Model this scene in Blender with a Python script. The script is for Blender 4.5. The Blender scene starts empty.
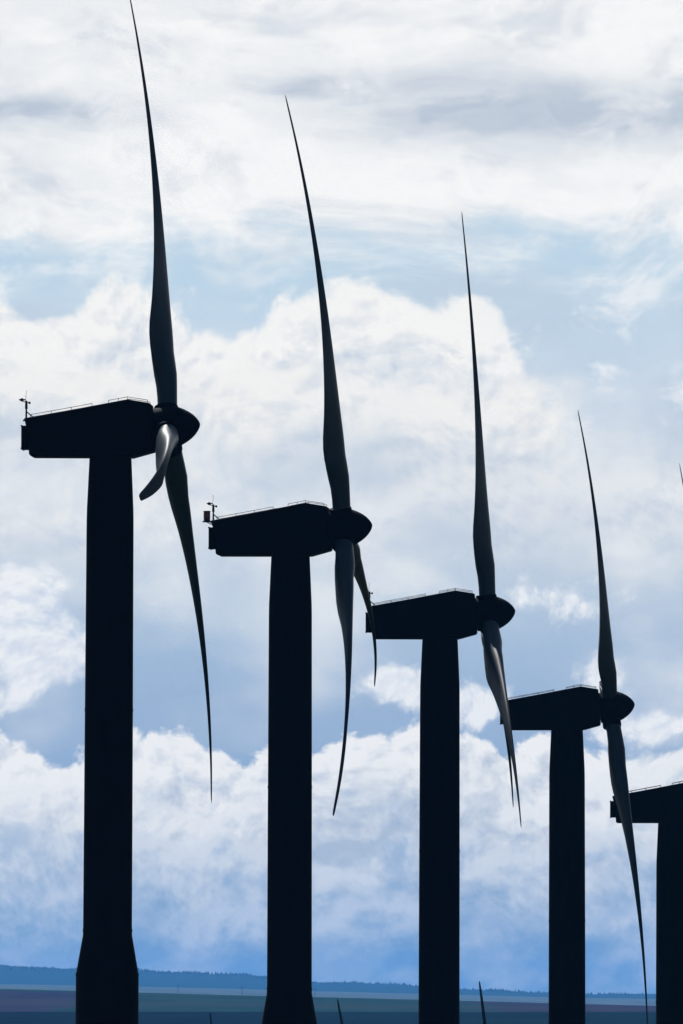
import bpy, bmesh, math, random
from mathutils import Vector, Matrix
random.seed(7)
sc = bpy.context.scene
col = sc.collection
R = math.radians
F = 12000.0            # focal length in pixels of the 1024 px high frame

# ------------------------------------------------------------------ helpers
def link(o, parent=None):
    col.objects.link(o)
    if parent is not None:
        o.parent = parent
    return o

def mesh_obj(name, verts, faces, mat, parent=None, smooth=False, angle=None):
    me = bpy.data.meshes.new(name)
    me.from_pydata(verts, [], faces)
    bm = bmesh.new(); bm.from_mesh(me)
    bmesh.ops.recalc_face_normals(bm, faces=bm.faces)
    if angle is not None:
        for e in bm.edges:
            if len(e.link_faces) == 2 and e.calc_face_angle(0) > angle:
                e.smooth = False
    bm.to_mesh(me); bm.free()
    me.materials.append(mat)
    if smooth or angle is not None:
        for p in me.polygons: p.use_smooth = True
    return link(bpy.data.objects.new(name, me), parent)

class MB:
    def __init__(s): s.v = []; s.f = []
    def box(s, x0, x1, y0, y1, z0, z1):
        b = len(s.v)
        s.v += [(x, y, z) for x in (x0, x1) for y in (y0, y1) for z in (z0, z1)]
        s.f += [tuple(b + i for i in q) for q in ((0,1,3,2),(4,6,7,5),(0,4,5,1),(2,3,7,6),(0,2,6,4),(1,5,7,3))]
    def tube(s, p, q, r0, r1=None, n=8):
        r1 = r0 if r1 is None else r1
        p, q = Vector(p), Vector(q); d = (q - p).normalized()
        a = d.cross(Vector((0.31, 0.17, 0.93))).normalized(); c = d.cross(a)
        b = len(s.v)
        for (o, r) in ((p, r0), (q, r1)):
            for k in range(n):
                t = 2*math.pi*k/n
                s.v.append(tuple(o + r*(math.cos(t)*a + math.sin(t)*c)))
        for k in range(n):
            k2 = (k+1) % n
            s.f.append((b+k, b+k2, b+n+k2, b+n+k))
        s.f.append(tuple(b+k for k in range(n))); s.f.append(tuple(b+n+k for k in range(n)))
    def lathe(s, prof, n=32, M=Matrix.Identity(4)):      # prof: (r, h) along local z
        b = len(s.v)
        for r, h in prof:
            for k in range(n):
                t = 2*math.pi*k/n
                s.v.append(tuple(M @ Vector((r*math.cos(t), r*math.sin(t), h))))
        m = len(prof)
        for i in range(m-1):
            for k in range(n):
                k2 = (k+1) % n
                s.f.append((b+i*n+k, b+i*n+k2, b+(i+1)*n+k2, b+(i+1)*n+k))
        s.f.append(tuple(b+k for k in range(n))); s.f.append(tuple(b+(m-1)*n+k for k in range(n)))
    def build(s, name, mat, parent=None, angle=R(35)):
        return mesh_obj(name, s.v, s.f, mat, parent, angle=angle)

def lerp_table(tab, x):
    if x <= tab[0][0]: return tab[0][1]
    for (a, va), (b, vb) in zip(tab, tab[1:]):
        if x <= b:
            return va + (vb-va)*(x-a)/(b-a)
    return tab[-1][1]

def smooth_table(tab, x):                                  # monotone-ish cubic (Catmull-Rom tangents)
    n = len(tab)
    if x <= tab[0][0]: return tab[0][1]
    if x >= tab[-1][0]: return tab[-1][1]
    for i in range(n-1):
        if x <= tab[i+1][0]:
            x0, y0 = tab[i]; x1, y1 = tab[i+1]
            def tan(j):
                if j == 0 or j == n-1: return 0.0
                a = (tab[j][1]-tab[j-1][1])/(tab[j][0]-tab[j-1][0])
                b = (tab[j+1][1]-tab[j][1])/(tab[j+1][0]-tab[j][0])
                return 0.0 if a*b <= 0 else 2*a*b/(a+b)
            h = x1-x0; t = (x-x0)/h
            return ((2*t**3-3*t*t+1)*y0 + (t**3-2*t*t+t)*h*tan(i)
                    + (-2*t**3+3*t*t)*y1 + (t**3-t*t)*h*tan(i+1))

def srgb(r, g, b):
    f = lambda c: (c/255/12.92) if c/255 <= .04045 else ((c/255+.055)/1.055)**2.4
    return (f(r), f(g), f(b), 1)

# ------------------------------------------------------------------ node expression helper
class NT:
    def __init__(s, tree): s.t = tree; s.n = tree.nodes; s.l = tree.links
    def put(s, sock, v):
        if isinstance(v, E): s.l.new(v.s, sock)
        elif isinstance(v, (int, float)):
            try: sock.default_value = v
            except TypeError: sock.default_value = (v, v, v)
        else: sock.default_value = v
    def math(s, op, *a, clamp=False):
        n = s.n.new('ShaderNodeMath'); n.operation = op; n.use_clamp = clamp
        for i, v in enumerate(a): s.put(n.inputs[i], v)
        return E(s, n.outputs[0])
    def xyz(s, x, y, z=0.0):
        n = s.n.new('ShaderNodeCombineXYZ')
        for i, v in enumerate((x, y, z)): s.put(n.inputs[i], v)
        return E(s, n.outputs[0])
    def sep(s, v):
        n = s.n.new('ShaderNodeSeparateXYZ'); s.put(n.inputs[0], v)
        return [E(s, o) for o in n.outputs]
    def noise(s, v, scale, detail=6, rough=.55, dist=0.0, lac=2.0, dims='3D'):
        n = s.n.new('ShaderNodeTexNoise'); n.noise_dimensions = dims
        s.put(n.inputs['Vector'], v); n.inputs['Scale'].default_value = scale
        n.inputs['Detail'].default_value = detail; n.inputs['Roughness'].default_value = rough
        n.inputs['Distortion'].default_value = dist; n.inputs['Lacunarity'].default_value = lac
        return E(s, n.outputs['Fac'])
    def puffs(s, v, scale, detail=3, rough=.5):           # 1 at cell centres, billowy
        n = s.n.new('ShaderNodeTexVoronoi'); n.voronoi_dimensions = '2D'; n.feature = 'SMOOTH_F1'
        s.put(n.inputs['Vector'], v); n.inputs['Scale'].default_value = scale
        n.inputs['Detail'].default_value = detail; n.inputs['Roughness'].default_value = rough
        n.inputs['Smoothness'].default_value = .35
        n.normalize = True
        return 1.0 - E(s, n.outputs['Distance'])
    def step(s, v, a, b):
        n = s.n.new('ShaderNodeMapRange'); n.interpolation_type = 'SMOOTHSTEP'
        s.put(n.inputs[0], v); s.put(n.inputs[1], a); s.put(n.inputs[2], b)
        return E(s, n.outputs[0])
    def mix(s, f, a, b):
        n = s.n.new('ShaderNodeMix'); n.data_type = 'RGBA'
        s.put(n.inputs[0], f); s.put(n.inputs[6], a); s.put(n.inputs[7], b)
        return E(s, n.outputs[2])
    def ramp(s, v, stops, interp='EASE'):
        n = s.n.new('ShaderNodeValToRGB'); n.color_ramp.interpolation = interp
        el = n.color_ramp.elements
        el[0].position, el[0].color = stops[0][0], stops[0][1]
        el[1].position, el[1].color = stops[-1][0], stops[-1][1]
        for p, c in stops[1:-1]:
            e = el.new(p); e.color = c
        s.put(n.inputs[0], v)
        return E(s, n.outputs[0])
    def curve(s, v, x0, x1, pts):                         # float curve over [x0,x1], values in 0..1
        n = s.n.new('ShaderNodeFloatCurve')
        c = n.mapping.curves[0]
        q = [((x-x0)/(x1-x0), y) for x, y in pts]
        c.points[0].location = q[0]; c.points[1].location = q[-1]
        for p in q[1:-1]: c.points.new(*p)
        n.mapping.update()
        s.put(n.inputs['Value'], (v - x0)*(1.0/(x1-x0)))
        return E(s, n.outputs[0])
    def blob(s, u, v, cu, cv, ru, rv):                    # gaussian-like spot
        a = (u - cu)*(1.0/ru); b = (v - cv)*(1.0/rv)
        return s.math('EXPONENT', (a*a + b*b)*-1.0)

class E:
    def __init__(s, nt, sock): s.nt = nt; s.s = sock
    def __add__(s, o): return s.nt.math('ADD', s, o)
    __radd__ = __add__
    def __sub__(s, o): return s.nt.math('SUBTRACT', s, o)
    def __rsub__(s, o): return s.nt.math('SUBTRACT', o, s)
    def __mul__(s, o): return s.nt.math('MULTIPLY', s, o)
    __rmul__ = __mul__
    def __truediv__(s, o): return s.nt.math('DIVIDE', s, o)
    def cl(s): return s.nt.math('ADD', s, 0.0, clamp=True)
    def max(s, o): return s.nt.math('MAXIMUM', s, o)
    def min(s, o): return s.nt.math('MINIMUM', s, o)

def material(name):
    m = bpy.data.materials.new(name); m.use_nodes = True
    nt = NT(m.node_tree)
    return m, nt, m.node_tree.nodes['Principled BSDF']

# ------------------------------------------------------------------ materials
def paint(name, c0, c1, rough, spec, scale=.6):
    m, nt, b = material(name)
    tc = nt.n.new('ShaderNodeTexCoord')
    p = E(nt, tc.outputs['Object'])
    x, y, z = nt.sep(p)
    streak = nt.noise(nt.xyz(x*3.0, y*3.0, z*.25), scale*2, 6, .6)
    grime = nt.noise(p, scale, 8, .6)
    f = nt.step(streak*.5 + grime*.5, .36, .64)
    nt.put(b.inputs['Base Color'], nt.mix(f, c0, c1))
    nt.put(b.inputs['Roughness'], grime*.25 + (rough-.12))
    b.inputs['Specular IOR Level'].default_value = spec
    return m
M_TOWER = paint('backlit_tower_paint', (.0012,.0013,.0022,1), (.0024,.0026,.004,1), .8, .03)  # near-black base colour holds the towers' backlit shade
M_NAC = paint('backlit_nacelle_paint', (.0012,.0013,.0022,1), (.0024,.0026,.004,1), .75, .04)  # shade of the nacelle against the light, put into the base colour
M_BLADE = paint('backlit_blade_gelcoat', (.018,.030,.045,1), (.026,.040,.058,1), .42, .18, .4)  # dark base colour carries the backlit shade of the blades
# gloss cut toward the tip to darken its sky reflections; root half keeps its gloss
_t = NT(M_BLADE.node_tree); _b = M_BLADE.node_tree.nodes['Principled BSDF']
_z = _t.sep(E(_t, _t.n.new('ShaderNodeTexCoord').outputs['Object']))[2]
_w = _t.step(_z, 7.0, 15.0)
_t.put(_b.inputs['Specular IOR Level'], .18 - _w*.17)
_t.put(_b.inputs['Roughness'], .42 + _w*.35)
M_METAL = paint('galvanised_rail', (.10,.105,.115,1), (.16,.165,.175,1), .5, .5, 4)
M_BLACK = paint('black_plastic', (.008,.008,.010,1), (.014,.014,.016,1), .6, .3, 4)
M_LENS = paint('red_lens', (.07,.006,.006,1), (.11,.010,.010,1), .25, .5, 4)
M_WOOD = paint('weathered_pole_wood', (.03,.025,.02,1), (.05,.04,.035,1), .9, .1, 2)

# ------------------------------------------------------------------ terrain
ROW = [(-9000,-30),(-1500,-8),(-200,-2.2),(0,-1.7),(120,-3.4),(350,-10.5),(605,-21.05),(652,-24.1),(719,-26.9),(781,-30.8),(845,-35.9),
       (1000,-53),(1200,-71.3),(1333,-73.2),(1428,-75.2),(1700,-82),(3600,-84),(5200,-40),(6200,-13.2),(7500,-7.2),(8200,-14),
       (8700,-12.0),(11500,2.2),(12600,-8),(20000,8),(24000,14.5),(28500,19.0),(31000,20),(60000,60)]
HILL_V = [(-3000,974),(-900,962),(-200,963),(0,966),(60,968),(130,971),(190,973),(270,978),(320,982),(360,984),(430,987),
          (505,993),(632,996),(900,1002),(1800,990),(4000,975)]
HD = 34000.0
def far_tilt(x): return -.0271*900*math.tanh(x/900)
def sstep(a, b, x):
    t = min(1, max(0, (x-a)/(b-a))); return t*t*(3-2*t)
def wob(x, y):
    return math.sin(x*.0021+1.3+y*.0004) + .6*math.sin(x*.0053+y*.0011+.4)
def terrain(x, y):
    d = math.hypot(x, y) if y < 0 else y + .08*abs(x)*sstep(3000, 9000, abs(x))
    z = smooth_table(ROW, y if y < 0 else d)
    k = sstep(8600, 11400, d)*(1-sstep(30000, 32000, d))
    z += k*far_tilt(x)
    z += .9*wob(x, y)*sstep(1600, 2600, y)*(1-sstep(5000, 6200, y))
    z += .22*wob(x*3, y)*sstep(5500, 7000, y)
    h = sstep(29000, HD, d)
    if h > 0:
        zh = (1000-smooth_table(HILL_V, 341.5 + F*x/HD))/F*HD
        zh += 2.2*math.sin(x*.017) + 1.4*math.sin(x*.043+1)
        z = z*(1-h) + zh*h
    # gentle rise to the sides well outside the picture
    z += 25*sstep(2500, 9000, abs(x))*sstep(1500, 4000, y)
    return z

ys = []
y = -9000.0
while y < -400: ys.append(y); y += 700
y = -400
while y < 1700: ys.append(y); y += 45
while y < 8000: ys.append(y); y += 110
while y < 18000: ys.append(y); y += 130
while y < 29000: ys.append(y); y += 400
while y < 42000: ys.append(y); y += 250
xs = []
x = 0.0; st = 12.0
while x < 14000:
    xs.append(x); st = 12.0 if x < 420 else min(st*1.12, 900); x += st
xs = [-a for a in reversed(xs[1:])] + xs
gv = [(x, y, terrain(x, y)) for y in ys for x in xs]
nx = len(xs)
gf = [(j*nx+i, j*nx+i+1, (j+1)*nx+i+1, (j+1)*nx+i) for j in range(len(ys)-1) for i in range(nx-1)]

m, nt, b = material('farmland')
geo = nt.n.new('ShaderNodeNewGeometry')
P = E(nt, geo.outputs['Position']); gx, gy, gz = nt.sep(P)
n1 = nt.noise(P, .004, 5, .6); n2 = nt.noise(nt.xyz(gx*.35, gy*.06, 0.0), .03, 5, .65); n3 = nt.noise(P, .35, 6, .6)
grass = nt.mix(nt.step(n1*.5 + n3*.5, .38, .62), (.022,.032,.012,1), (.075,.08,.035,1))
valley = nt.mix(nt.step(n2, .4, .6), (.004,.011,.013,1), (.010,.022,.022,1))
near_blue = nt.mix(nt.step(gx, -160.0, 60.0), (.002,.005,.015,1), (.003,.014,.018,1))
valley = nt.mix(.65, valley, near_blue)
green = nt.mix(nt.step(n2, .38, .62), (.012,.036,.024,1), (.020,.046,.030,1))
plough = nt.mix(nt.step(n2, .38, .62), (.026,.016,.034,1), (.036,.022,.042,1))
wx = gx + (n1-.5)*120.0
isplough = (nt.step(wx, 95.0, 150.0) + nt.step(wx, -200.0, -235.0)*nt.step(gy, 10950.0, 10850.0)).cl()
field = nt.mix(isplough, green, plough)
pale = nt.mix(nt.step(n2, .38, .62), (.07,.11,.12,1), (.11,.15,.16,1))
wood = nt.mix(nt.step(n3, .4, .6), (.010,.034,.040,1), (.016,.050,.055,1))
n4 = nt.noise(nt.xyz(gx, gy*.15, 0.0), .006, 5, .6) - .5
gw = gy + n4*420.0
hedge = nt.step(nt.noise(nt.xyz(gx, gy*.3, 3.0), .05, 4, .6), .5, .62)
c = nt.mix(nt.step(gy, 1650.0, 2100.0), grass, valley)
c = nt.mix(nt.step(gw, 7950.0, 8100.0), c, field)
c = nt.mix(nt.step(gw, 10550.0, 10600.0)*nt.step(gw, 10700.0, 10650.0)*hedge*.8, c, (.008,.018,.014,1))
c = nt.mix(nt.step(gw, 9600.0, 9700.0)*nt.step(gw, 10200.0, 10000.0)*.45, c, (.045,.040,.030,1))
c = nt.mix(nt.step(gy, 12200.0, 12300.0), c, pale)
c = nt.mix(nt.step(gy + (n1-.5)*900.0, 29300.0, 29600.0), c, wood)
nt.put(b.inputs['Base Color'], c)
b.inputs['Roughness'].default_value = 1; b.inputs['Specular IOR Level'].default_value = 0
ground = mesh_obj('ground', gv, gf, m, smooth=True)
ground['kind'] = 'structure'; ground['label'] = 'dark rolling farmland falling away to distant field strips and hills'

# far wood on the hill crest: one mass of conifers
m, nt, b = material('far_conifers')
geo = nt.n.new('ShaderNodeNewGeometry')
nz = nt.noise(E(nt, geo.outputs['Position']), .12, 4, .6)
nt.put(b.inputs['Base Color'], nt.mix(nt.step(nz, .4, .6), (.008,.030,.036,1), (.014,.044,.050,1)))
b.inputs['Roughness'].default_value = .95; b.inputs['Specular IOR Level'].default_value = 0
mb = MB()
for i in range(7000):
    x = random.uniform(-1900, 1900)
    y = random.triangular(32300, 35600, HD)
    if random.random() < .30*(math.sin(x*.013)+math.sin(x*.0051+2)): continue
    h = random.uniform(3.0, 9.0)*(1 + .45*math.sin(x*.008+y*.002))*random.uniform(.45, .95); r = h*random.uniform(.22, .45)
    z = terrain(x, y) - .5
    bse = len(mb.v); n = 5; a0 = random.random()*6
    for (rr, hh) in ((r, .08*h), (r*.62, .5*h)):
        for k in range(n):
            t = a0 + 2*math.pi*k/n
            q = rr*random.uniform(.75, 1.2)
            mb.v.append((x+q*math.cos(t), y+q*math.sin(t), z+hh))
    mb.v.append((x+random.uniform(-.15,.15)*r, y, z+h))
    for k in range(n):
        k2 = (k+1) % n
        mb.f.append((bse+k, bse+k2, bse+n+k2, bse+n+k)); mb.f.append((bse+n+k, bse+n+k2, bse+2*n))
wood_o = mesh_obj('forest', mb.v, mb.f, m)
wood_o['kind'] = 'stuff'; wood_o['label'] = 'far hazy blue conifer forest along the crest of the low hill'; wood_o['category'] = 'forest'

# ------------------------------------------------------------------ wind turbines
TILT, CONE, RB = .0917, .0571, 24.05
HUBX, HUBZ = 2.85, 1.36           # rotor centre ahead of the tower axis and above the nacelle's underside
NZ = 48.4                        # underside of the nacelle above the ground

CH = [(0,.98),(1.3,.98),(2.2,1.05),(3.2,1.45),(4.3,1.92),(5.0,2.03),(6.5,1.86),(9,1.62),(13,1.27),(17,.95),(20,.74),(22.5,.52),(23.5,.42),(23.9,.28),(24.05,.10)]
TH = [(0,1.0),(1.3,1.0),(2.2,.93),(3.2,.62),(4.3,.43),(5.0,.38),(6.5,.32),(9,.26),(13,.215),(17,.18),(24.1,.15)]
TW = [(0,30),(3,30),(5,27),(7,21),(9,16),(13,8.5),(17,4),(20,2),(24.1,.5)]
def airfoil(s):                  # s in 0..1 round the section from TE over the suction side back to TE
    t = s*2*math.pi
    xx = .5*(1+math.cos(t))      # 1 at TE, 0 at LE
    yt = 5*(.2969*math.sqrt(max(xx,0)) - .126*xx - .3516*xx**2 + .2843*xx**3 - .1036*xx**4)
    camber = .03*4*xx*(1-xx)
    return xx, (yt if t <= math.pi else -yt), camber, t
def blade_mesh(bend):
    NS, NP = 44, 28
    rs = [.55 + (RB-.55)*((i/(NS-1))*.93 + .07*(1-(1-i/(NS-1))**3)) for i in range(NS-4)]
    rs = [r for r in rs if r < 23.3] + [23.4, 23.65, 23.85, 23.98, 24.05]
    v = []; f = []
    # local frame: z radial, x along the rotor axis (upwind), y the direction of motion
    for r in rs:
        ch, th, tw = smooth_table(CH, r), smooth_table(TH, r), R(smooth_table(TW, r))
        k = sstep(1.4, 4.4, r)
        off = CONE*r - bend*(r/RB)**2.4
        for j in range(NP):
            xx, yt, cam, t = airfoil(j/NP)
            ax, ay = ch*(.215-xx), ch*(yt*th + cam)
            cx, cy = -ch*.5*math.cos(t), ch*.5*math.sin(t)
            X = cx*(1-k) + ax*k; Y = cy*(1-k) + ay*k       # X toward LE, Y toward the suction side
            v.append((math.sin(tw)*X - math.cos(tw)*Y + off, math.cos(tw)*X + math.sin(tw)*Y, r))
    for i in range(len(rs)-1):
        for j in range(NP):
            j2 = (j+1) % NP
            f.append((i*NP+j, i*NP+j2, (i+1)*NP+j2, (i+1)*NP+j))
    f.append(tuple(range(NP))); f.append(tuple((len(rs)-1)*NP+j for j in range(NP)))
    return v, f

def nacelle_mesh():
    prof = [(-4.25,1.89),(-2.2,2.26),(.9,2.85),(1.98,2.68),(2.06,2.62),(2.22,.36),(2.16,.29),(1.1,0),(-3.86,0),(-3.95,.04),(-4.0,.12),(-4.03,1.0)]
    W = 1.38
    bm = bmesh.new()
    lo = [bm.verts.new((x, -W, z)) for x, z in prof]; hi = [bm.verts.new((x, W, z)) for x, z in prof]
    n = len(prof)
    bm.faces.new(lo); bm.faces.new(list(reversed(hi)))
    for i in range(n):
        bm.faces.new((lo[i], hi[i], hi[(i+1)%n], lo[(i+1)%n]))
    for vtx in bm.verts:                                    # tapered tail and front
        if vtx.co.x < -2: vtx.co.y *= .93
        if vtx.co.x > 1.9: vtx.co.y *= .88
    bm.normal_update()
    long = [e for e in bm.edges if abs(e.verts[0].co.y - e.verts[1].co.y) < .5 and abs(e.verts[0].co.y) > .5]
    bmesh.ops.bevel(bm, geom=long, offset=.10, segments=3, affect='EDGES', profile=.5)
    me = bpy.data.meshes.new('nacelle'); bm.to_mesh(me); bm.free()
    v = [tuple(q.co) for q in me.vertices]; f = [tuple(p.vertices) for p in me.polygons]
    bpy.data.meshes.remove(me)
    return v, f

SPIN = [(.62,-.74),(.95,-.72),(1.0,-.66),(1.02,-.3),(1.02,.15),(1.0,.42),(.955,.62),(.82,.90),(.67,1.14),(.50,1.34),(.32,1.49),(.17,1.58),(.06,1.62),(.01,1.625)]

def make_turbine(label, x, y, zbase, yaw, az, bend, tilt, light=False, lean=0.0, mast=True):
    tilt += R(lean)
    axis_M = Matrix.Translation((HUBX, 0, HUBZ)) @ Matrix.Rotation(-tilt, 4, 'Y')      # local x = rotor axis
    lathe_M = axis_M @ Matrix.Rotation(math.pi/2, 4, 'Y')                              # local z -> rotor axis
    t = bpy.data.objects.new('wind_turbine', None); link(t)
    t.empty_display_size = 2
    t.location = (x - NZ*math.tan(R(lean)), y, zbase); t.rotation_euler = (0, R(lean), R(yaw))
    t['label'] = label; t['category'] = 'wind turbine'; t['group'] = 'row of wind turbines on the ridge'
    # tower: tapered tube with welded seams, flared foot section
    mb = MB()
    prof = [(1.66,-.5),(1.64,.0),(1.60,12.0),(1.57,NZ-25.9),(1.56,NZ-25.75),(1.232,NZ-23.85),(1.222,NZ-23.4),(1.205,NZ-14),(1.175,NZ-3.2),(1.165,NZ-2.6),(1.05,NZ-.04),(1.03,NZ+.05)]
    mb.lathe(prof, 56)
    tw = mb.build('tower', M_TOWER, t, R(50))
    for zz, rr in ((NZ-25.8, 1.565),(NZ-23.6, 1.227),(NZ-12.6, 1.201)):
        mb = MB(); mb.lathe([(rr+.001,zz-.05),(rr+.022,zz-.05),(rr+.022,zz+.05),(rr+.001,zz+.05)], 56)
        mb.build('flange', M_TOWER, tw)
    # nacelle and what is bolted on it
    v, f = NAC
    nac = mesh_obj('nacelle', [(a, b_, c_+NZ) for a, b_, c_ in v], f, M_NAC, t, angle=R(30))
    mb = MB(); mb.box(-4.40, -4.02, -.95, .95, NZ+.39, NZ+1.53); mb.box(-4.43,-4.38,-.99,.99,NZ+.36,NZ+.44); mb.box(-4.43,-4.38,-.99,.99,NZ+1.48,NZ+1.56)
    for k in range(9): mb.box(-4.42,-4.39,-.9,.9,NZ+.52+k*.105,NZ+.57+k*.105)
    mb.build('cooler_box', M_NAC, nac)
    roof = lambda q: NZ + lerp_table([(-4.25,1.89),(-2.2,2.26),(.9,2.85),(1.98,2.68)], q)
    for s in (-1, 1):
        yy = 1.05*s
        for qs in ((-3.95, -2.9, -1.9, -.87), (-.05, .45, .9, 1.9)):
            mb = MB()
            for a, b_ in zip(qs, qs[1:]):
                mb.tube((a, yy, roof(a)+.13), (b_, yy, roof(b_)+.13), .016, n=6)
            for q in qs:
                mb.tube((q, yy, roof(q)-.02), (q, yy, roof(q)+.14), .014, n=6)
            mb.build('roof_rail', M_METAL, nac)
    if mast:
        mb = MB()
        yy = -.35
        mb.tube((-4.2, yy, NZ+1.82), (-4.2, yy, NZ+2.42), .055, .045); mb.tube((-4.2, yy, NZ+2.4), (-4.2, yy, NZ+2.80), .075, .06)
        mb.tube((-4.18, yy, NZ+2.25), (-3.88, yy, NZ+2.0), .03); mb.tube((-4.22, yy, NZ+1.86), (-4.36, yy, NZ+1.80), .05)
        mb.tube((-4.24, yy, NZ+2.78), (-4.20, yy, NZ+3.32), .010, n=5)
        mb.tube((-4.2, yy, NZ+2.72), (-4.40, yy, NZ+2.78), .022); mb.tube((-4.2, yy, NZ+2.70), (-4.06, yy, NZ+2.70), .025)
        mst = mb.build('sensor_mast', M_BLACK, nac)
        mb = MB()
        mb.lathe([(.03,0),(.075,.02),(.085,.10),(.05,.16),(.01,.17)], 12, Matrix.Translation((-4.42, yy, NZ+2.76)))
        for k in range(3):
            a = k*2.094+.4
            mb.tube((-4.42, yy, NZ+2.86), (-4.42+.13*math.cos(a), yy+.13*math.sin(a), NZ+2.86), .012, n=5)
            mb.lathe([(.01,-.05),(.05,-.03),(.06,.02)], 8, Matrix.Translation((-4.42+.13*math.cos(a), yy+.13*math.sin(a), NZ+2.86)))
        mb.build('anemometer', M_BLACK, mst)
        mb = MB(); mb.box(-4.09,-3.99,yy-.05,yy+.05,NZ+2.64,NZ+2.75)
        mb.build('wind_vane', M_BLACK, mst)
    if light:
        mb = MB()
        mb.tube((-4.1,-.5,NZ+1.62),(-4.62,-.5,NZ+1.86),.025); mb.tube((-4.1,-.2,NZ+1.62),(-4.62,-.2,NZ+1.86),.025)
        mb.tube((-4.1,-.5,NZ+1.78),(-4.32,-.5,NZ+1.70),.022)
        mb.build('light_bracket', M_METAL, nac)
        mb = MB(); C = Matrix.Translation((-4.55, -.35, NZ+1.82))
        mb.lathe([(.15,0),(.25,.01),(.25,.07),(.19,.09),(.17,.18)], 20, C)
        lt = mb.build('aviation_light', M_BLACK, nac)
        mb = MB(); mb.lathe([(.17,.56),(.20,.57),(.20,.62),(.05,.65)], 20, C); mb.build('lamp_cap', M_BLACK, lt)
        mb = MB(); mb.lathe([(.165,.18),(.185,.20),(.185,.54),(.165,.56)], 20, C)
        mb.build('lens', M_LENS, lt)
    # rotor
    mb = MB()
    mb.lathe(SPIN, 48, Matrix.Translation((0,0,NZ+.16)) @ lathe_M)
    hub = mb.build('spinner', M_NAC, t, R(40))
    mb = MB(); mb.lathe([(.60,-1.15),(.66,-.735)], 32, Matrix.Translation((0,0,NZ+.16)) @ lathe_M)
    mb.build('shaft_cover', M_METAL, hub)
    for k in range(3):
        a = R(az) + k*2*math.pi/3
        # local z up -> cos*z + sin*y
        Mb = Matrix.Translation((0,0,NZ)) @ axis_M @ Matrix.Rotation(-a, 4, 'X')
        me = BLADES[bend]
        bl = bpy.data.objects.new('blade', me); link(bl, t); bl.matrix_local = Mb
        co = bpy.data.objects.new('blade_collar', COLLAR); link(co, bl)
    return t

NAC = nacelle_mesh()
BLADES = {}
def blade_data(bend):
    v, f = blade_mesh(bend)
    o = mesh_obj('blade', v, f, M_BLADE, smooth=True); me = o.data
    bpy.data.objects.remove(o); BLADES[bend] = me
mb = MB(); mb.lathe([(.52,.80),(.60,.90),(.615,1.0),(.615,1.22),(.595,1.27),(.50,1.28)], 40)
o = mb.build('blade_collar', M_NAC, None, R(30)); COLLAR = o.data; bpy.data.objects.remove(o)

ROWT = [ # scale, tower x px, nacelle underside y px, yaw, azimuth, bend, tilt, light, label
 (1.002,110.5,457.5,-2.56,19.86,1.73,.0917,False,'largest and nearest dark wind turbine, leftmost of the row, one blade pointing toward the viewer'),
 (.917,290.5,556.0,-4.27,-10.92,1.99,.0917,True,'dark wind turbine with a boxy aviation light on brackets behind its nacelle'),
 (.842,440.0,639.0,-.42,-2.47,.735,.0917,False,'dark wind turbine in the middle of the row, its two lower blades almost overlapping'),
 (.758,567.0,730.0,-.80,-37.1,1.454,.1117,False,'dark wind turbine whose lower blade crosses the nacelle cut by the right edge'),
 (.711,673.0,823.0,-.12,-1.85,1.592,.0917,False,'dark wind turbine cut off by the right edge, only its rear half showing'),
]
FART = [ # tip px x,y ; scale ; azimuth ; yaw ; label
 (479.5,978.0,.56,2.0,-24,'wind turbine down the slope showing only a blade tip, between third and fourth towers'),
 (337.5,996.0,.50,-6.0,-24,'wind turbine down the slope showing only a blade tip, just right of the second tower'),
 (210.0,1010.0,.46,3.0,-24,'wind turbine down the slope showing only a tiny blade tip, between first and second towers'),
]
for bnd in sorted({q[5] for q in ROWT} | {1.5}): blade_data(bnd)
for s, tx, yb, yaw, az, bend, tilt, lt, lab in ROWT:
    X = (tx-341.5)/(20*s); Y = 600/s; Z = (1000-yb)/(20*s) - NZ
    make_turbine(lab, X, Y, Z, yaw, az, bend, tilt, lt, .36 if tx < 200 else .15 if tx < 500 else 0, tx < 600)
for px, py, s, az, yaw, lab in FART:
    Y = 600/s
    # rotor-tip offset from the tower base for this azimuth (unbent frame is enough here)
    a = R(az); ax = Vector((math.cos(TILT), 0, math.sin(TILT))); up = Vector((-math.sin(TILT), 0, math.cos(TILT)))
    tip = Vector((0,0,NZ+HUBZ)) + ax*HUBX + RB*(math.cos(a)*up + math.sin(a)*Vector((0,1,0))) + ax*(CONE*RB-1.5)
    tip = Matrix.Rotation(R(yaw), 3, 'Z') @ tip
    X = (px-341.5)/F*(Y+tip.y) - tip.x; Z = (1000-py)/F*(Y+tip.y) - tip.z
    make_turbine(lab, X, Y, Z, yaw, az, 1.5, TILT)

# ------------------------------------------------------------------ utility poles on the far field ridge
for px, lab in ((178,'thin utility pole on the far field ridge, nearest the first tower'),
                (242,'thin utility pole on the far field ridge, just left of second tower'),
                (315,'thin utility pole on the far field ridge, just right of the second tower')):
    y = 11380; x = (px-341.5)/F*y; z = terrain(x, y)
    o = bpy.data.objects.new('utility_pole', None); link(o); o.location = (x, y, z)
    o['label'] = lab; o['category'] = 'utility pole'; o['group'] = 'utility poles on the far ridge'
    mb = MB(); mb.tube((0,0,-.5),(0,0,8.5),.24,.18); mb.build('pole', M_WOOD, o)
    mb = MB(); mb.box(-1.2,1.2,-.1,.1,7.7,7.95); mb.build('crossarm', M_WOOD, o)

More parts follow.
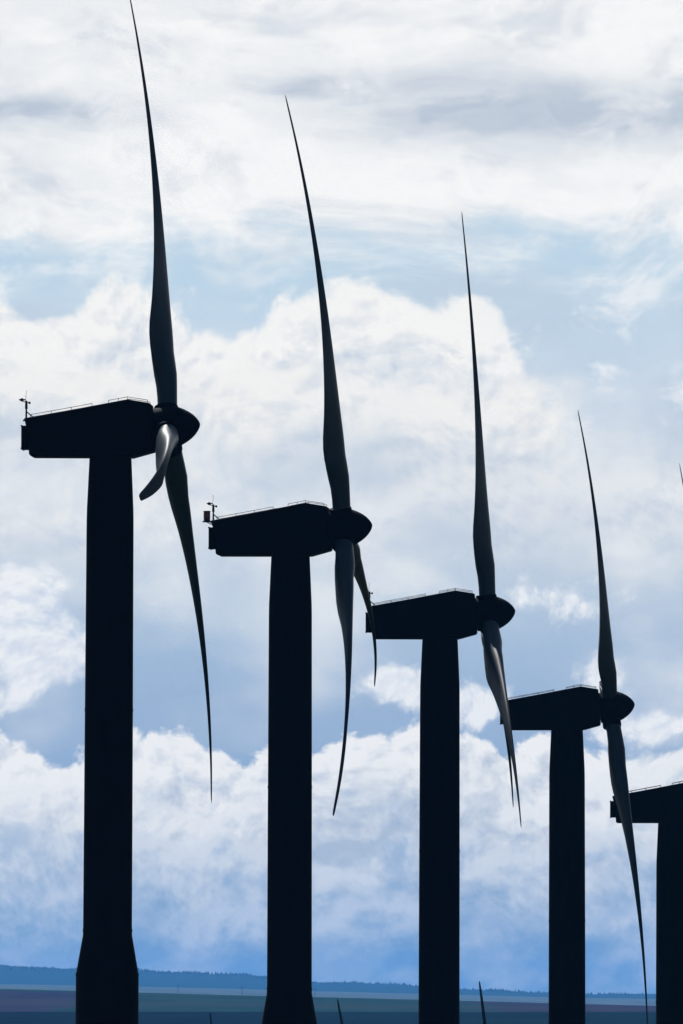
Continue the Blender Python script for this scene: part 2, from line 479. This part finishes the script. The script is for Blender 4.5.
# ------------------------------------------------------------------ haze
mh = bpy.data.materials.new('haze'); mh.use_nodes = True
t = mh.node_tree; t.nodes.clear()
out = t.nodes.new('ShaderNodeOutputMaterial'); pv = t.nodes.new('ShaderNodeVolumePrincipled')
pv.inputs['Color'].default_value = (.09,.33,.80,1); pv.inputs['Density'].default_value = 2.0e-5
pv.inputs['Anisotropy'].default_value = .5
t.links.new(pv.outputs[0], out.inputs['Volume'])
zlow = min(q[2] for q in gv); zhigh = max(q[2] for q in gv)
mb = MB(); mb.box(-15500, 15500, -10000, 43000, zlow-1.0, max(zhigh, 60)+22)
hz = mesh_obj('haze', mb.v, mb.f, mh); hz['kind'] = 'stuff'; hz['label'] = 'blue distance haze over the valley'; hz['category'] = 'haze'

# ------------------------------------------------------------------ light
SUN_EL, SUN_AZ = 42.0, -14.0        # azimuth clockwise from +y (the view direction)
sd = Vector((math.sin(R(SUN_AZ))*math.cos(R(SUN_EL)), math.cos(R(SUN_AZ))*math.cos(R(SUN_EL)), math.sin(R(SUN_EL))))
L = bpy.data.lights.new('sun', 'SUN'); L.energy = 4.5; L.angle = R(.53); L.color = (1, .97, .93)
so = link(bpy.data.objects.new('sun', L)); so.rotation_euler = sd.to_track_quat('Z', 'Y').to_euler()

w = bpy.data.worlds.new('World'); sc.world = w; w.use_nodes = True
nt = NT(w.node_tree); bg = w.node_tree.nodes['Background']
sky = nt.n.new('ShaderNodeTexSky'); sky.sky_type = 'NISHITA'; sky.sun_disc = False
sky.sun_elevation = R(SUN_EL); sky.sun_rotation = R(SUN_AZ)
sky.air_density = 1.2; sky.dust_density = .6; sky.ozone_density = 2.0
WS = .055
bg.inputs['Strength'].default_value = WS
tc = nt.n.new('ShaderNodeTexCoord')
dx, dy, dz = nt.sep(E(nt, tc.outputs['Generated']))
front = dy.max(.08)
u = dx/front*12.0; v = dz/front*12.0                       # cloud-deck coordinates, thousandths of the view's height
P = nt.xyz(u, v, 0.0)
SK = w.node_tree
def N2(vec, sc_, d=6, r=.55): return nt.noise(vec, sc_, d, r, dims='2D')
def sh(e, du, dv): return nt.xyz(u + du, v + dv, e)

def I(r, g, b): return srgb(r, g, b)
# clear air behind the clouds
clear = nt.ramp(v*.8, [(0,I(98,146,190)),(.05,I(108,152,194)),(.14,I(130,166,205)),(.22,I(156,181,211)),(.30,I(166,190,216)),(.42,I(180,203,228)),(.60,I(190,214,231)),(.8,I(200,220,235)),(1,I(190,212,232))])

warp = (N2(P, 3.2, 3, .5) - .5)
warp2 = (N2(nt.xyz(u + 4.2, v, 0.0), 3.2, 3, .5) - .5)
def field_at(du, dv, seed, sc1, wamp=.10):
    q = nt.xyz((u + du) + warp*wamp + seed, (v + dv)*1.12 + warp2*wamp, 0.0)
    return N2(q, sc1, 10, .60)*.54 + nt.puffs(q, sc1*1.9, 4, .6)*.46

# --- mid veil of soft stratus
vn = N2(nt.xyz(u*1.1, v*2.0, 8.1), 3.4, 7, .5)
veil = (nt.step(v + (vn-.5)*.34, .25, .44)*(1.0 - nt.step(v + (vn-.5)*.25, .60, .76))*.88).cl()
veil = (veil - nt.blob(u, v, .26, .62, .12, .07)*.45 - nt.blob(u, v, -.11, .42, .05, .05)*.55 - nt.blob(u,v,-.10,.35,.10,.035)*.4 + nt.blob(u,v,.2,.5,.2,.1)*.3).cl()
veilc = nt.mix(nt.step(vn, .36, .66), I(197,210,224), I(236,239,240))
skyc = nt.mix(veil, clear, veilc)

# --- high band of stratocumulus
hn = N2(nt.xyz(u*1.0 + warp*.15 + 2.7, v*2.6 + warp2*.2, 0.0), 3.6, 10, .62)
hmask = nt.step(v + (hn-.5)*.26, .715, .795)
hb = N2(nt.xyz(u*.8 + 5.5 + warp*.2, v*2.4 + warp2*.2, 0.0), 3.6, 10, .62)
grey = nt.blob(u, v, -.33, .885, .13, .022)*.8 + nt.blob(u, v, .16, .885, .24, .034)*.95 + nt.blob(u,v,-.02,.915,.14,.02)*.35 + nt.blob(u, v, .36, .90, .12, .02)*.5
grey = (grey*nt.step(hb, .25, .60)*1.15 + nt.step(hb, .52, .72)*.30 + (1.0-nt.step(hn,.38,.56))*.25).cl()
hm = N2(nt.xyz(u*1.2 + 9.4 + warp*.3, v*2.2 + warp2*.3, 0.0), 8.5, 9, .6)
hcol = nt.mix((grey*.9 + nt.step(hm, .50, .72)*.30).cl(), I(250,250,249), I(189,200,214))
skyc = nt.mix(hmask*.97, skyc, hcol)

mott = N2(nt.xyz(u*1.0 + warp*.45 + 50.0, v*1.5 + warp2*.45, 0.0), 5.2, 10, .6) - .5
wi = N2(nt.xyz(u*1.3 + warp*.35 + 21.0, v*3.0 - u*.5 + warp2*.35, 0.0), 5.5, 10, .62)
skyc = nt.mix(nt.step(wi, .50, .70)*nt.step(v, .50, .60)*nt.step(v, .80, .72)*.75, skyc, I(240,243,246))
# --- heaped clouds: each bank has a billowed, lit rim and a shaded body
def bank(skyc, top, amp, seed, scl, soft, lit, shade, depth, fade=None, gain=1.0, rim=.22, eps=.010, lk=5.5, mo=1.5, mk_=1.5):
    f0 = field_at(0, 0, seed, scl); f1 = field_at(-eps*.6, eps, seed, scl)
    h = top + (f0 - .52)*amp - v
    a = nt.step(h, 0.0, soft)*gain
    if fade is not None:
        a = a*(1.0 - nt.step(h + (f0 - .5)*.12, fade[0], fade[1]))
    body = 1.0 - nt.step(h, .0, depth)*.85 + (f0 - f1)*lk + (f0 - .5)*mo + (1.0 - nt.step(h, .0, soft*2.2))*rim + mott*mk_ - .10*mk_
    return nt.mix(a, skyc, nt.mix(body.cl(), shade, lit)), h, f0
low = N2(nt.xyz(u + 40.0, v*.15, 0.0), 4.2, 3, .5) - .5
low2 = N2(nt.xyz(u + 60.0, v*.15, 0.0), 5.5, 3, .5) - .5

top1 = nt.curve(u, -.5, .5, [(-.5,.67),(-.342,.695),(-.30,.685),(-.27,.69),(-.225,.72),(-.19,.715),(-.15,.68),(-.09,.66),(-.05,.69),(.02,.712),(.06,.705),(.10,.685),(.14,.69),(.18,.63),(.22,.56),(.26,.53),(.34,.54),(.5,.60)])
right = 1.0 - nt.step(u + warp*.35 + mott*.12, .09, .20)*.85
skyc, h1, f1_ = bank(skyc, top1, .15, 11.3, 7.5, .020, I(249,248,245), I(200,211,224), .20, (.07,.20), right*.95, mo=1.9)
skyc, h1, f1_ = bank(skyc, .625 + low*.16 - (u - .0)*.12, .16, 14.9, 7.0, .030, I(245,244,241), I(200,211,224), .15, (.06,.19), right*.85, mo=2.2)
skyc, h1, f1_ = bank(skyc, .535 + low2*.14, .16, 19.1, 6.5, .050, I(238,239,239), I(198,209,223), .13, (.05,.16), .7, mo=2.2)

# --- loose puffs between the two banks
pf = field_at(0, 0, 31.7, 10.0); pf2 = field_at(-.006, .012, 31.7, 10.0)
spots = (nt.blob(u,v,-.325,.37,.075,.055)*1.05 + nt.blob(u,v,-.28,.345,.045,.03)*.7 + nt.blob(u,v,.055,.318,.04,.02)*.95 + nt.blob(u,v,.125,.295,.05,.022)*.8
       + nt.blob(u,v,.255,.33,.03,.022)*.75 + nt.blob(u,v,.315,.275,.055,.03)*.95 + nt.blob(u,v,.26,.68,.03,.02)*.5 + nt.blob(u,v,-.34,.30,.05,.02)*.3
       + nt.blob(u,v,.19,.40,.06,.025)*.4)
pa = nt.step(spots*.70 + (pf-.55)*2.1, .26, .60)
pc = nt.mix((.62 + (pf-.5)*1.5 + (pf-pf2)*5.0).cl(), I(198,211,229), I(246,247,248))
skyc = nt.mix(pa*.9, skyc, pc)

# --- lower cumulus bank, heap behind heap
top2 = nt.curve(u, -.5, .5, [(-.5,.25),(-.342,.272),(-.31,.258),(-.285,.238),(-.25,.238),(-.205,.254),(-.165,.268),(-.13,.252),(-.07,.246),(-.03,.25),(.03,.265),(.07,.275),(.11,.265),(.16,.252),(.21,.258),(.25,.25),(.29,.235),(.342,.25),(.5,.25)])
skyc, h2, f2_ = bank(skyc, top2, .12, 23.9, 9.0, .010, I(247,247,246), I(186,199,216), .15, None, .97, .30)
skyc, h2, f2_ = bank(skyc, .212 + low*.12, .13, 27.3, 9.0, .016, I(239,241,242), I(178,193,212), .11, (.07,.15), .85)
skyc, h2, f2_ = bank(skyc, .160 + low2*.11, .12, 33.1, 9.0, .018, I(218,225,233), I(156,181,209), .10, (.08,.18), .85)
skyc, h2, f2_ = bank(skyc,   .100 + low*.12 - u*.05, .10, 37.7, 8.5, .022, I(203,214,228), I(140,172,204), .085, None, .9)
st = N2(nt.xyz(u*1.5 - v*.9 + warp*.2, v*2.2 + u*.9 + warp2*.2, 0.0), 7.5, 9, .6)
skyc = nt.mix(nt.step(st, .52, .70)*nt.step(v, .235, .15)*.55, skyc, I(150,178,209))
# low murk in front of the bank's base: streaks of falling rain and mist
mk = N2(nt.xyz(u*1.6 - v*1.4, v*2.4 + u*.5, 3.3), 5.0, 8, .55)
murk = (1.0 - nt.step(v + (mk-.5)*.20, .012, .10))*.72
murkc = nt.mix(nt.step(mk, .42, .68), I(106,151,194), I(178,196,215))
skyc = nt.mix(murk, skyc, murkc)

# all of the rest of the sky: the clear Nishita sky with a scatter of cloud overhead
g3 = nt.noise(E(nt, tc.outputs['Generated']), 2.6, 8, .55)
nish = E(nt, sky.outputs[0])
over = nt.mix(nt.step(g3, .47, .62)*nt.step(dz, .02, .25)*nt.step(dy, .15, .65), nish, (11,11.3,11.8,1))
# the deck clouds are given as radiance at strength 1
sclr = nt.n.new('ShaderNodeVectorMath'); sclr.operation = 'SCALE'; nt.put(sclr.inputs[0], skyc); sclr.inputs['Scale'].default_value = 1.0/WS
deck = E(nt, sclr.outputs[0])
keep = nt.step(dy, .70, .93)*(1.0 - nt.step(dz, .16, .34))
nt.put(bg.inputs['Color'], nt.mix(keep, over, deck))
w.cycles.sampling_method = 'MANUAL'; w.cycles.sample_map_resolution = 256

# ------------------------------------------------------------------ camera and output
cam = bpy.data.cameras.new('camera'); co = link(bpy.data.objects.new('camera', cam))
cam.sensor_fit = 'AUTO'; cam.sensor_width = 36; cam.lens = F/1024*36
co.location = (0, 0, 0); co.rotation_euler = (R(90), 0, 0)
cam.shift_y = (1000-512)/1024
cam.clip_start = 1; cam.clip_end = 80000
sc.camera = co
sc.render.engine = 'CYCLES'
sc.cycles.use_denoising = True
sc.cycles.use_adaptive_sampling = True; sc.cycles.adaptive_threshold = .02; sc.cycles.adaptive_min_samples = 12
sc.cycles.max_bounces = 6; sc.cycles.volume_bounces = 1
sc.render.resolution_x, sc.render.resolution_y = 683, 1024
sc.view_settings.view_transform = 'Standard'; sc.view_settings.look = 'None'
sc.view_settings.exposure = 0; sc.view_settings.gamma = 1; sc.view_settings.use_curve_mapping = False
